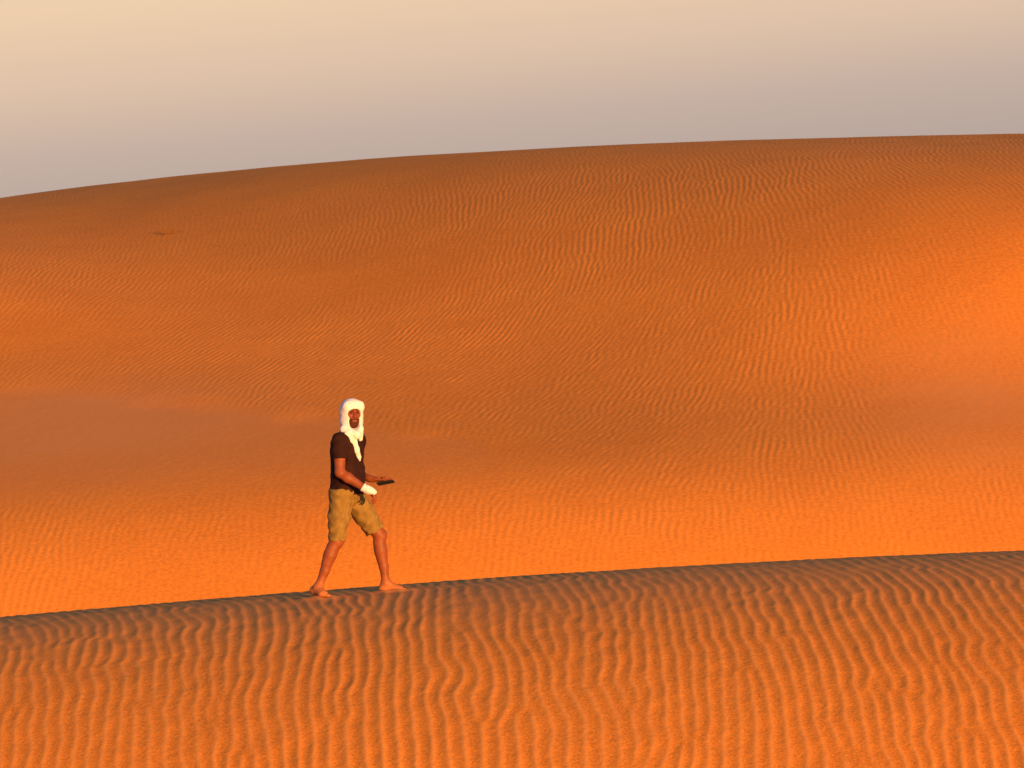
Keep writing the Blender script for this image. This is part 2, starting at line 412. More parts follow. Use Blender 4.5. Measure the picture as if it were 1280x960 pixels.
# plan of where wind has smoothed or roughened the face: bearing, (row), range, widths, strength
SMOOTH_PATCHES = [(1215, 525, 81, 1.7, 3.4, 1.0), (90, 540, 84, 3.2, 4.2, .97), (250, 585, 79.5, 4.6, 3.4, .85), (600, 590, 79, 1.4, 2.2, .8),
                  (60, 430, 92, 2.0, 2.4, .8), (230, 270, 112, 6.5, 7.0, .75), (560, 240, 112, 4.5, 9, .6), (450, 350, 97, 2.6, 3.5, .6),
                  (960, 700, 73, 6.0, 1.6, .5), (300, 720, 73.5, 3.5, 1.6, .6), (1270, 410, 85.5, 2.2, 3.0, .6)]
ROUGH_PATCHES = [(380, 430, 91, 3.0, 4.0, .6), (760, 590, 79, 2.4, 2.4, .3), (780, 310, 94, 4.5, 4.5, .3), (950, 480, 85, 4, 3, .25), (20, 725, 74, 1.5, 1.4, .2)]

# ------------------------------------------------------------------ SDF sculpting for the walker
def V3(*a): return np.array(a, np.float64)
def unit(v):
    v = np.asarray(v, np.float64); return v / np.linalg.norm(v)

class Sculpt:
    def __init__(s, lo, hi, h):
        s.h = h; s.o = np.array(lo, np.float64)
        s.n = np.ceil((np.array(hi) - s.o) / h).astype(int) + 1
        s.D = np.full(s.n, .08, np.float32)
    def region(s, lo, hi):
        a = np.clip(np.floor((np.asarray(lo) - s.o) / s.h).astype(int), 0, s.n - 1)
        b = np.clip(np.ceil((np.asarray(hi) - s.o) / s.h).astype(int) + 1, 1, s.n)
        sl = tuple(slice(i, j) for i, j in zip(a, b))
        ax = [(s.o[k] + s.h * np.arange(a[k], b[k])).astype(np.float32) for k in range(3)]
        P = (ax[0][:, None, None], ax[1][None, :, None], ax[2][None, None, :])
        return sl, P
    def op(s, fn, lo, hi, k, mode):
        pad = .03 + k
        sl, P = s.region(np.asarray(lo) - pad, np.asarray(hi) + pad)
        if s.D[sl].size == 0: return
        d = fn(P); D = s.D[sl]
        if mode == 'sub': a, b = -D, d
        else: a, b = D, d
        if k > 0:
            hh = np.clip(.5 + .5 * (b - a) / k, 0, 1)
            r = b + (a - b) * hh - k * hh * (1 - hh)
        else: r = np.minimum(a, b)
        s.D[sl] = -r if mode == 'sub' else r
    def cone(s, a, b, ra, rb, k=.02, mode='add', flat=(1, 1, 1), cut=None):
        a = np.asarray(a, float); b = np.asarray(b, float); ab = b - a; L2 = max(ab @ ab, 1e-9)
        R = max(ra, rb)
        def fn(P):
            q = [P[i] - a[i] for i in range(3)]
            t = np.clip((q[0] * ab[0] + q[1] * ab[1] + q[2] * ab[2]) / L2, 0, 1)
            d = np.sqrt(sum(((q[i] - ab[i] * t) / flat[i]) ** 2 for i in range(3))) - (ra + (rb - ra) * t)
            if cut is not None:
                c, nrm = cut
                pl = sum((P[i] - c[i]) * nrm[i] for i in range(3))
                d = np.maximum(d, pl)
            return d.astype(np.float32)
        f = max(flat)
        s.op(fn, np.minimum(a, b) - R * f, np.maximum(a, b) + R * f, k, mode)
    def chain(s, pts, rs, k=.02, **kw):
        for i in range(len(pts) - 1): s.cone(pts[i], pts[i + 1], rs[i], rs[i + 1], k, **kw)
    def ell(s, c, r, axes=None, k=.02, mode='add'):
        c = np.asarray(c, float); A = np.eye(3) if axes is None else np.array([unit(v) for v in axes])
        r = np.asarray(r, float)
        def fn(P):
            q = [P[i] - c[i] for i in range(3)]
            l = [A[j][0] * q[0] + A[j][1] * q[1] + A[j][2] * q[2] for j in range(3)]
            k0 = np.sqrt(sum((l[j] / r[j]) ** 2 for j in range(3)))
            k1 = np.sqrt(sum((l[j] / r[j] ** 2) ** 2 for j in range(3)))
            return (k0 * (k0 - 1) / np.maximum(k1, 1e-6)).astype(np.float32)
        R = r.max()
        s.op(fn, c - R, c + R, k, mode)
    def plane_cut(s, c, n):
        """remove what lies on the side the normal points to"""
        sl, P = s.region(s.o, s.o + s.h * s.n)
        pl = sum((P[i] - c[i]) * n[i] for i in range(3)).astype(np.float32)
        s.D[sl] = np.maximum(s.D[sl], pl)
    def displace(s, fn, band=.02):
        m = np.abs(s.D) < band
        I = np.argwhere(m)
        P = s.o + I * s.h
        s.D[m] += fn(P).astype(np.float32)
    def mesh(s, smooth=1):
        D = s.D; S = D < 0
        cs = [(i, j, k) for i in (0, 1) for j in (0, 1) for k in (0, 1)]
        n = np.array(D.shape) - 1
        cnt = np.zeros(n, np.int8)
        for c in cs: cnt += S[c[0]:c[0] + n[0], c[1]:c[1] + n[1], c[2]:c[2] + n[2]]
        act = (cnt > 0) & (cnt < 8)
        I = np.argwhere(act)
        idx = np.full(n, -1, np.int64); idx[act] = np.arange(len(I))
        val = {c: D[I[:, 0] + c[0], I[:, 1] + c[1], I[:, 2] + c[2]] for c in cs}
        acc = np.zeros((len(I), 3)); num = np.zeros(len(I))
        for a in cs:
            for ax in range(3):
                if a[ax] == 1: continue
                b = list(a); b[ax] = 1; b = tuple(b)
                va, vb = val[a], val[b]
                m = (va < 0) != (vb < 0)
                t = va[m] / (va[m] - vb[m])
                p = np.tile(np.array(a, float), (m.sum(), 1)); p[:, ax] += t
                acc[m] += p; num[m] += 1
        V = s.o + s.h * (I + acc / num[:, None])
        Q = []
        for ax in range(3):
            sl0 = [slice(None)] * 3; sl1 = [slice(None)] * 3
            sl0[ax] = slice(0, -1); sl1[ax] = slice(1, None)
            A, B = S[tuple(sl0)], S[tuple(sl1)]
            E = np.argwhere(A != B)
            o1, o2 = (ax + 1) % 3, (ax + 2) % 3
            ok = (E[:, o1] > 0) & (E[:, o2] > 0) & (E[:, o1] < D.shape[o1] - 1) & (E[:, o2] < D.shape[o2] - 1)
            E = E[ok]
            ins = A[tuple(E.T)]
            def cell(d1, d2):
                c = E.copy(); c[:, o1] += d1; c[:, o2] += d2
                return idx[tuple(c.T)]
            q = np.stack([cell(-1, -1), cell(0, -1), cell(0, 0), cell(-1, 0)], 1)
            q[~ins] = q[~ins][:, ::-1]
            Q.append(q)
        F = np.concatenate(Q)
        for _ in range(smooth):
            accv = np.zeros_like(V); w = np.zeros(len(V))
            for i in range(4):
                np.add.at(accv, F[:, i], V[F[:, (i + 1) % 4]] + V[F[:, (i + 3) % 4]]); np.add.at(w, F[:, i], 2)
            V = V * .5 + .5 * accv / w[:, None]
        return V, F

def folds(seed, waves, amp):
    """cloth folds: several bent sine waves"""
    r = np.random.default_rng(seed)
    W = []
    for d, lam in waves:
        W.append((unit(d) * 2 * PI / lam, r.uniform(0, 6.28), r.uniform(.6, 1.1), unit(r.standard_normal(3)) * 2 * PI / (lam * 3.5), r.uniform(0, 6)))
    def fn(P):
        t = 0
        for k, ph, a, k2, p2 in W:
            t = t + a * np.sin(P @ k + ph + 1.6 * np.sin(P @ k2 + p2))
        return amp * t / len(W) ** .5
    return fn

# ------------------------------------------------------------------ the walker
PX, PY, PZ = -1.385, 0.0, 0.0
R_ = V3(-.50, -.866, 0)           # his right
F_ = V3(.866, -.50, 0)            # where the chest faces
U_ = V3(0, 0, 1)
BODY_AXES = (R_, F_, U_)
R_SH, L_SH = V3(-.140, -.150, 1.350), V3(.010, .150, 1.350)
R_EL, L_EL = V3(-.135, -.230, 1.075), V3(-.045, .215, 1.065)
R_WR, L_WR = V3(.090, -.275, .936), V3(.135, .085, 1.006)
R_HIP, L_HIP = V3(-.125, -.078, .87), V3(-.045, .078, .87)
R_KN, L_KN = V3(-.170, -.100, .465), V3(.206, .090, .505)
R_AN, L_AN = V3(-.330, -.100, .055), V3(.262, .090, .080)
R_FD, L_FD = unit((.58, -.81, -.12)), unit((.985, -.12, .04))
R_HEEL, L_HEEL = V3(-.372, -.058, .012), V3(.236, .096, .016)
HEAD = V3(-.040, -.005, 1.602)
FH = unit((.36, -.93, -.06))
SH = unit(np.cross(FH, U_))       # his right side of the face
UH = np.cross(SH, FH)
FOOT_MARKS = []
for hl, fd in ((R_HEEL, R_FD), (L_HEEL, L_FD)):
    for t in (.02, .10, .18):
        p = hl + fd * t; FOOT_MARKS.append((PX + p[0], PY + p[1], 0))

def hand(sc, wr, d, n, side, curls, thumb, rad=1.0):
    d = unit(d); n = unit(n - d * (n @ d)); s = np.cross(d, n) * side      # s: thumb side
    pal = wr + d * .050
    sc.ell(pal, (.052, .040, .0165), (d, s, n), k=.012)
    sc.cone(wr - d * .02, wr + d * .03, .027, .024, .02)
    for i, (off, L, cu) in enumerate(zip((.030, .010, -.010, -.029), ((.044, .027, .022), (.049, .031, .023), (.045, .029, .022), (.035, .021, .019)), curls)):
        p = wr + d * (.090 - .004 * abs(i - 1)) + s * off
        a = 0
        q0 = wr + d * .060 + s * off * .85
        sc.cone(q0, p, .0100, .0098, .010)
        for j in range(3):
            a += cu[j]
            q = p + (d * math.cos(a) + n * math.sin(a)) * L[j]
            sc.cone(p, q, .0096 - .0008 * j, .0088 - .0008 * j, .003)
            p = q
    b = wr + d * .022 + s * .026 + n * .006
    t1 = unit(d * .62 + s * .62 + n * thumb[0]); m1 = b + t1 * .042
    t2 = unit(d * .88 + s * .22 + n * thumb[1]); m2 = m1 + t2 * .033
    t3 = unit(d * .97 + s * .02 + n * thumb[2]); m3 = m2 + t3 * .027
    sc.cone(wr + d * .02 + s * .012, b, .018, .0155, .012)
    sc.cone(b, m1, .0150, .0118, .008); sc.cone(m1, m2, .0110, .0102, .004); sc.cone(m2, m3, .0102, .0082, .004)

def foot(sc, heel, fd, ankle, side):
    s = np.cross(fd, U_) * side                       # toward the big toe... inner side
    u = np.cross(np.cross(fd, U_), fd)
    sc.ell(heel + fd * .008 + u * .012, (.036, .031, .032), (fd, s, u), k=.02)
    ball = heel + fd * .165
    sc.cone(heel + u * .012, ball + s * .012 + u * .006, .030, .024, .02)
    sc.cone(heel + fd * .03 + u * .006, ball - s * .022 - fd * .02, .026, .020, .02)
    sc.cone(ankle, ball - fd * .02 + u * .012, .034, .022, .035)
    sc.cone(ankle, heel + u * .015, .036, .031, .03)
    sc.ell(ankle + s * .034, (.014, .014, .016), k=.012); sc.ell(ankle - s * .034 - U_ * .006, (.014, .014, .016), k=.012)
    for i, (o, L, r) in enumerate(((.030, .052, .0135), (.012, .050, .0098), (-.004, .045, .0092), (-.019, .038, .0088), (-.033, .030, .0085))):
        a = ball + s * o * .9 - fd * (.002 + .006 * i)
        b = a + fd * L * .6 + u * .002; c = a + fd * L - u * .004
        sc.cone(a, b, r + .003, r, .008); sc.cone(b, c, r, r * .92, .003)

def build_person():
    root = bpy.data.objects.new('person', None); C.objects.link(root)
    root.location = (PX, PY, PZ); root.empty_display_size = .3
    tag(root, 'barefoot person in white head scarf and khaki shorts walking along the dune crest', 'person')

    # ---- body: one surface
    b = Sculpt((-.47, -.40, -.06), (.53, .36, 1.745), .0045)
    b.ell((-.080, 0, 1.25), (.166, .116, .17), BODY_AXES, k=.05)
    b.ell((-.075, 0, 1.04), (.152, .124, .17), BODY_AXES, k=.06)
    b.ell((-.085, 0, .90), (.158, .122, .12), BODY_AXES, k=.06)
    b.cone(R_SH + U_ * .0, V3(-.075, 0, 1.385), .056, .058, .05); b.cone(L_SH, V3(-.075, 0, 1.385), .056, .058, .05)
    b.cone((-.072, 0, 1.37), (-.050, 0, 1.53), .062, .056, .04)
    # head and face
    b.ell(HEAD + UH * .012 - FH * .012, (.076, .096, .100), (SH, FH, UH), k=.02)
    b.ell(HEAD - UH * .050 + FH * .030, (.060, .066, .072), (SH, FH, UH), k=.035)
    b.cone(HEAD - UH * .108 + FH * .062 + SH * .012, HEAD - UH * .108 + FH * .062 - SH * .012, .018, .018, .03)
    b.cone(HEAD + UH * .016 + FH * .084, HEAD - UH * .030 + FH * .106, .010, .0135, .012)
    for sd in (-1, 1):
        b.ell(HEAD - UH * .033 + FH * .096 + SH * .011 * sd, (.009, .010, .008), (SH, FH, UH), k=.008)
        b.cone(HEAD + UH * .026 + FH * .088 + SH * .012 * sd, HEAD + UH * .024 + FH * .072 + SH * .048 * sd, .009, .008, .012)
        b.ell(HEAD + UH * .004 + FH * .090 + SH * .031 * sd, (.018, .012, .012), (SH, FH, UH), k=.012, mode='sub')
        b.ell(HEAD - UH * .022 + FH * .068 + SH * .040 * sd, (.022, .018, .018), (SH, FH, UH), k=.02)
        b.ell(HEAD - UH * .010 - FH * .010 + SH * .078 * sd, (.010, .020, .030), (SH, FH, UH), k=.008)
    b.cone(HEAD - UH * .064 + FH * .092 + SH * .018, HEAD - UH * .064 + FH * .092 - SH * .018, .0075, .0075, .006)
    b.cone(HEAD - UH * .075 + FH * .091 + SH * .015, HEAD - UH * .075 + FH * .091 - SH * .015, .0085, .0085, .006)
    # arms
    for sh, el, wr in ((R_SH, R_EL, R_WR), (L_SH, L_EL, L_WR)):
        m = sh * .55 + el * .45
        b.chain([sh, m, el], [.058, .054, .043], k=.025)
        fm = el * .68 + wr * .32
        b.chain([el, fm, wr], [.043, .045, .028], k=.02)
    hand(b, R_WR, V3(.84, .02, -.54), V3(-.38, .15, -.90), 1, [(.45, .75, .45), (.55, .8, .5), (.6, .85, .5), (.65, .9, .5)], (.25, .35, .5))
    hand(b, L_WR, HAND_L_D, HAND_L_N, -1, [(.05, .3, .9), (.05, .25, .8), (.05, .25, .8), (.1, .3, .8)], (.55, .35, .1))
    # legs
    for hip, kn, an, lat in ((R_HIP, R_KN, R_AN, 0), (L_HIP, L_KN, L_AN, 0)):
        m = hip * .5 + kn * .5
        b.chain([hip, m, kn], [.092, .082, .056], k=.03)
        ax = unit(an - kn); back = unit(np.cross(V3(0, 1, 0), ax))
        if back[0] > 0: back = -back
        c1 = kn * .68 + an * .32
        b.chain([kn, c1 + back * .006, kn * .35 + an * .65, an], [.053, .054, .041, .034], k=.02)
        b.cone(kn * .85 + an * .15 + back * .018, kn * .5 + an * .5 + back * .014, .044, .034, .03)
        b.ell(kn - back * .030 + ax * .0, (.032, .032, .040), k=.03)
    foot(b, R_HEEL, R_FD, R_AN, -1)
    foot(b, L_HEEL, L_FD, L_AN, 1)
    V, F = b.mesh(1)
    mesh_from('body', V, F, M_SKIN, root)

    # ---- t-shirt
    s = Sculpt((-.31, -.33, .82), (.20, .30, 1.50), .005)
    s.ell((-.080, 0, 1.25), (.188, .136, .175), BODY_AXES, k=.05)
    s.ell((-.072, 0, 1.04), (.178, .146, .19), BODY_AXES, k=.07)
    s.ell((-.080, 0, .88), (.180, .144, .14), BODY_AXES, k=.06)
    s.cone(R_SH, V3(-.075, 0, 1.39), .066, .062, .05); s.cone(L_SH, V3(-.075, 0, 1.39), .066, .062, .05)
    s.cone((-.072, 0, 1.38), (-.062, 0, 1.435), .074, .066, .03)
    for sh, el in ((R_SH, R_EL), (L_SH, L_EL)):
        e = sh * .40 + el * .60; ax = unit(el - sh)
        s.cone(sh, e + ax * .08, .071, .069, .03, cut=(e, ax))
    fl = folds(3, [((.3, .2, 1), .10), ((1, .2, .5), .085), ((-.6, .5, 1), .07), ((.2, 1, .6), .055)], .0048)
    s.displace(fl)
    for sh, el in ((R_SH, R_EL), (L_SH, L_EL)):
        e = sh * .40 + el * .60; ax = unit(el - sh)
        s.cone(e - ax * .05, e + ax * .08, .060, .060, 0, mode='sub')
    s.plane_cut((-.08, 0, .868), unit((.10, 0, -1)))
    V, F = s.mesh(1)
    mesh_from('shirt', V, F, M_SHIRT, root)
    def front_y(x, z):
        i = int(round((x - s.o[0]) / s.h)); k = int(round((z - s.o[2]) / s.h))
        col = np.argmax(s.D[i, :, k] < 0)
        return s.o[1] + s.h * col

    # ---- shorts
    t = Sculpt((-.32, -.28, .38), (.34, .26, 1.02), .005)
    t.ell((-.085, 0, .90), (.172, .136, .13), BODY_AXES, k=.05)
    rh = V3(-.170, -.098, .462); lh = V3(.170, .088, .540)
    ra = unit(rh - R_HIP); la = unit(lh - L_HIP)
    t.cone(R_HIP + U_ * .0, R_HIP * .5 + rh * .5, .108, .094, .06)
    t.cone(R_HIP * .5 + rh * .5, rh + ra * .06, .094, .068, .03, cut=(rh, unit(ra + V3(.12, 0, 0))))
    t.cone(L_HIP, L_HIP * .5 + lh * .5, .108, .098, .05)
    t.cone(L_HIP * .5 + lh * .5, lh + la * .07, .098, .084, .03, cut=(lh, unit(la + V3(-.08, 0, 0))))
    t.plane_cut((0, 0, .925), U_)
    t.displace(folds(8, [((1, .3, -.6), .09), ((.5, -.3, 1), .07), ((-.7, .2, .8), .06), ((1, 1, .1), .05)], .0050))
    t.cone(rh - ra * .05, rh + ra * .08, .060, .054, 0, mode='sub')
    t.cone(lh - la * .07, lh + la * .10, .074, .070, 0, mode='sub')
    V, F = t.mesh(1)
    mesh_from('shorts', V, F, M_SHORTS, root)

    # ---- head scarf: wound round head and neck, one end hanging on the chest
    h = Sculpt((-.24, -.27, 1.10), (.16, .18, 1.775), .0036)
    h.ell(HEAD + UH * .012 - FH * .006, (.106, .116, .114), (SH, FH, UH), k=.02)
    h.cone(HEAD + UH * .058 + SH * .055 + FH * .05, HEAD + UH * .062 - SH * .06 + FH * .046, .040, .040, .04)
    h.ell(HEAD - UH * .085 - FH * .004 - SH * .002, (.106, .108, .105), (SH, FH, UH), k=.04)
    h.ell(HEAD - UH * .160 - V3(-.012, .01, 0), (.092, .095, .060), (SH, FH, UH), k=.03)
    h.cone(HEAD + V3(.070, -.05, -.15), HEAD + V3(.082, -.060, -.235), .040, .022, .03)
    h.cone(V3(-.105, -.085, 1.452), V3(.010, -.115, 1.405), .036, .040, .03)
    # hanging end lies on the chest
    pts = []
    for (x, z) in ((-.060, 1.395), (-.020, 1.335), (.008, 1.27), (.026, 1.21), (.034, 1.178)):
        pts.append(V3(x, front_y(x, z) - .004, z))
    rs = [.046, .036, .029, .022, .014]
    h.chain(pts, rs, k=.015, flat=(1, .45, 1))
    def wind(P):
        q = (P - HEAD)
        t = 0
        for n, lam, ph, a in ((V3(.30, .15, 1), .050, .3, 1.0), (V3(-.45, .25, .9), .066, 1.7, .8), (V3(.7, -.2, .9), .080, .9, .6)):
            c = q @ unit(n) / lam + ph + .35 * np.sin(q @ V3(21, 13, 5)) + .25 * np.sin(q @ V3(-17, 30, 9) + 1)
            t = t + a * (1 - np.abs(np.sin(PI * c))) ** 3
        return .0024 * t
    h.displace(wind)
    h.displace(folds(5, [((.25, .3, 1), .062), ((-.35, .2, 1), .052), ((.5, -.3, .9), .080), ((.1, .6, 1), .070)], .0010))
    h.ell(HEAD - UH * .008 + FH * .105, (.063, .090, .046), (SH, FH, UH), k=.012, mode='sub')
    h.ell(HEAD - UH * .075 + FH * .105, (.050, .080, .072), (SH, FH, UH), k=.012, mode='sub')
    V, F = h.mesh(2)
    mesh_from('head_scarf', V, F, M_SCARF, root)

    # ---- beard, brows, eyes
    g = Sculpt(HEAD + V3(-.13, -.17, -.16), HEAD + V3(.14, .08, .06), .0035)
    g.ell(HEAD - UH * .060 + FH * .030, (.064, .071, .074), (SH, FH, UH), k=.02)
    g.cone(HEAD - UH * .112 + FH * .064 + SH * .012, HEAD - UH * .112 + FH * .064 - SH * .012, .022, .022, .03)
    g.displace(folds(6, [((1, .2, .5), .014), ((.3, .6, 1), .011), ((-.8, .4, .6), .012)], .0016))
    g.ell(HEAD - UH * .010 + FH * .085, (.090, .080, .040), (SH, FH, UH), k=.008, mode='sub')
    g.ell(HEAD - UH * .069 + FH * .100, (.014, .030, .0045), (SH, FH, UH), k=.003, mode='sub')
    g.ell(HEAD - UH * .01 - FH * .06, (.10, .07, .16), (SH, FH, UH), k=0, mode='sub')
    V, F = g.mesh(1); mesh_from('beard', V, F, M_HAIR, root)
    for sd in (-1, 1):
        e = Sculpt(HEAD + V3(-.10, -.14, 0), HEAD + V3(.10, .02, .06), .003)
        e.cone(HEAD + UH * .030 + FH * .096 + SH * .014 * sd, HEAD + UH * .031 + FH * .082 + SH * .046 * sd, .0062, .0045, 0)
        V, F = e.mesh(1); mesh_from('eyebrow', V, F, M_HAIR, root)
        e = Sculpt(HEAD + V3(-.10, -.14, -.04), HEAD + V3(.10, .02, .05), .0025)
        e.ell(HEAD + UH * .004 + FH * .077 + SH * .031 * sd, (.0125, .0125, .0125), k=0)
        V, F = e.mesh(1); o = mesh_from('eye', V, F, M_EYE, root)
        dv = V - (HEAD + UH * .004 + FH * .077 + SH * .031 * sd)
        attr(o, 'iris', (dv @ FH > .0105).astype(float))

    # ---- white wrap round the near wrist and the back of the hand
    d = unit(V3(.84, .02, -.54)); n = V3(-.38, .15, -.90); n = unit(n - d * (n @ d)); sd = np.cross(d, n)
    w = Sculpt(R_WR + V3(-.11, -.11, -.17), R_WR + V3(.20, .11, .09), .0035)
    w.cone(R_WR - d * .022, R_WR + d * .035, .037, .038, .01)
    w.ell(R_WR + d * .048 - n * .008, (.055, .048, .033), (d, sd, n), k=.02)
    w.ell(R_WR + d * .072 - n * .018, (.040, .040, .018), (d, sd, n), k=.015)
    w.displace(folds(9, [((d[0], d[1], d[2]), .030), ((d[0], .5, d[2]), .022), ((.2, .3, 1), .04)], .0022))
    w.ell(R_WR + d * .105 + n * .035, (.060, .06, .032), (d, sd, n), k=.008, mode='sub')
    w.plane_cut(R_WR - d * .030, -d); w.plane_cut(R_WR + d * .098 + n * 0, unit(d + n * .5))
    V, F = w.mesh(1); mesh_from('wrist_wrap', V, F, M_SCARF, root)
    return root

HAND_L_D = unit((.90, -.30, -.10))
HAND_L_N = unit((-.10, .30, .95))

def rounded_slab(L, W, T, r, rb, n=6):
    """slab with rounded corners and eased rims, centred, local x long / y wide / z thick"""
    def outline(off):
        pts = []
        for cx, cy, a0 in ((L / 2 - r, W / 2 - r, 0), (-L / 2 + r, W / 2 - r, 90), (-L / 2 + r, -W / 2 + r, 180), (L / 2 - r, -W / 2 + r, 270)):
            for i in range(n + 1):
                a = math.radians(a0 + 90 * i / n); pts.append((cx + (r - off) * math.cos(a), cy + (r - off) * math.sin(a)))
        return pts
    rings = []
    for i in range(5):
        a = PI / 2 * i / 4; rings.append((rb * (1 - math.sin(a)), -T / 2 + rb * (1 - math.cos(a))))
    for i in range(5):
        a = PI / 2 * (1 - i / 4); rings.append((rb * (1 - math.sin(a)), T / 2 - rb * (1 - math.cos(a))))
    V = []; F = []
    for off, z in rings: V += [(x, y, z) for x, y in outline(off)]
    m = 4 * (n + 1)
    for k in range(len(rings) - 1):
        for i in range(m):
            j = (i + 1) % m; F.append((k * m + i, k * m + j, (k + 1) * m + j, (k + 1) * m + i))
    me_caps = [list(range(m))[::-1], [(len(rings) - 1) * m + i for i in range(m)]]
    return V, F + me_caps

def poly_object(name, V, F, mat, parent=None, M=None):
    me = bpy.data.meshes.new(name); me.from_pydata([tuple(map(float, v)) for v in V], [], [list(f) for f in F]); me.update()
    o = bpy.data.objects.new(name, me); C.objects.link(o); me.materials.append(mat)
    if parent: o.parent = parent
    if M is not None: o.matrix_world = M
    return o

def build_phone():
    from mathutils import Matrix
    a = unit((.955, -.24, .20)); n = V3(-.20, .40, .90); n = unit(n - a * (n @ a)); b = np.cross(n, a)
    c = V3(PX + .262, PY + .030, PZ + .976)
    M = Matrix(((a[0], b[0], n[0], c[0]), (a[1], b[1], n[1], c[1]), (a[2], b[2], n[2], c[2]), (0, 0, 0, 1)))
    V, F = rounded_slab(.156, .076, .0095, .011, .0035)
    o = poly_object('smartphone', V, F, M_PHONE, None, M)
    tag(o, 'thin dark smartphone held out flat in the far hand of the walker', 'phone')
    V, F = rounded_slab(.148, .069, .0012, .008, .0005)
    s = poly_object('screen', [(x, y, z + .0048) for x, y, z in V], F, M_GLASS, o)
    V, F = rounded_slab(.030, .030, .002, .006, .0008)
    poly_object('camera_bump', [(x + .055, y + .018, z - .0055) for x, y, z in V], F, M_PHONE, o)

# ------------------------------------------------------------------ walker materials
def cloth_material(name, c1, c2, scale, rough=.9, bump=.25, weave=420.):
    m, nt, bs = new_mat(name)
    co = node(nt, 'ShaderNodeTexCoord').outputs['Object']
    f = ramp(nt, noise_out(nt, co, scale, 5, .6), [(.35, (0, 0, 0)), (.68, (1, 1, 1))])
    nt.links.new(mixcol(nt, f, (*c1, 1), (*c2, 1)), bs.inputs['Base Color'])
    bs.inputs['Roughness'].default_value = rough
    bs.inputs['Specular IOR Level'].default_value = .2
    bn = node(nt, 'ShaderNodeBump'); bn.inputs['Strength'].default_value = bump; bn.inputs['Distance'].default_value = .004
    nt.links.new(noise_out(nt, co, 60, 4, .65), bn.inputs['Height']); nt.links.new(bn.outputs[0], bs.inputs['Normal'])
    return m

M_SHIRT = cloth_material('dark_cotton', (.023, .0055, .0045), (.038, .0100, .0075), 14)
M_SHORTS = cloth_material('khaki_cotton', (.22, .122, .034), (.31, .178, .050), 16)
M_SCARF = cloth_material('white_muslin', (.88, .76, .82), (.93, .80, .86), 20, bump=.12)
for _b in (M_SCARF.node_tree.nodes['Principled BSDF'],):
    _b.inputs['Subsurface Weight'].default_value = .45; _b.inputs['Subsurface Radius'].default_value = (.06, .055, .05); _b.inputs['Subsurface Scale'].default_value = 1.0
M_HAIR = cloth_material('dark_hair', (.055, .013, .008), (.105, .025, .013), 120, rough=.7)
m, nt, bs = new_mat('tanned_skin')
co = node(nt, 'ShaderNodeTexCoord').outputs['Object']
f = ramp(nt, noise_out(nt, co, 22, 4), [(.35, (0, 0, 0)), (.68, (1, 1, 1))])
skin = mixcol(nt, f, (.235, .054, .018, 1), (.31, .076, .026, 1))
sp = node(nt, 'ShaderNodeSeparateXYZ'); nt.links.new(co, sp.inputs[0])
dz = node(nt, 'ShaderNodeMapRange'); dz.inputs['From Min'].default_value = .16; dz.inputs['From Max'].default_value = .02; dz.inputs['To Max'].default_value = .75
nt.links.new(sp.outputs[2], dz.inputs['Value'])
skin = mixcol(nt, dz.outputs[0], skin, (.56, .18, .055, 1))        # feet dusted with sand
hz = node(nt, 'ShaderNodeMapRange'); hz.inputs['From Min'].default_value = 1.40; hz.inputs['From Max'].default_value = 1.48; hz.inputs['To Max'].default_value = .7
nt.links.new(sp.outputs[2], hz.inputs['Value'])
skin = mixcol(nt, hz.outputs[0], skin, (.21, .040, .018, 1))       # sunburnt face
nt.links.new(skin, bs.inputs['Base Color'])
bs.inputs['Roughness'].default_value = .55; bs.inputs['Specular IOR Level'].default_value = .35
bn = node(nt, 'ShaderNodeBump'); bn.inputs['Strength'].default_value = .2; bn.inputs['Distance'].default_value = .002
nt.links.new(noise_out(nt, co, 160, 3), bn.inputs['Height']); nt.links.new(bn.outputs[0], bs.inputs['Normal'])
M_SKIN = m
m, nt, bs = new_mat('eyeball')
at = node(nt, 'ShaderNodeAttribute', attribute_name='iris').outputs['Fac']
nt.links.new(mixcol(nt, at, (.10, .055, .04, 1), (.015, .008, .006, 1)), bs.inputs['Base Color']); bs.inputs['Roughness'].default_value = .15
M_EYE = m
def plain(name, c, r, scale=200):
    m, nt, bs = new_mat(name)
    co = node(nt, 'ShaderNodeTexCoord').outputs['Object']
    f = noise_out(nt, co, scale, 2)
    nt.links.new(mixcol(nt, f, (*c, 1), (*[v * 1.4 for v in c], 1)), bs.inputs['Base Color']); bs.inputs['Roughness'].default_value = r
    return m
M_PHONE = plain('dark_phone_shell', (.018, .012, .014), .45)
M_GLASS = plain('phone_glass', (.008, .008, .010), .08)

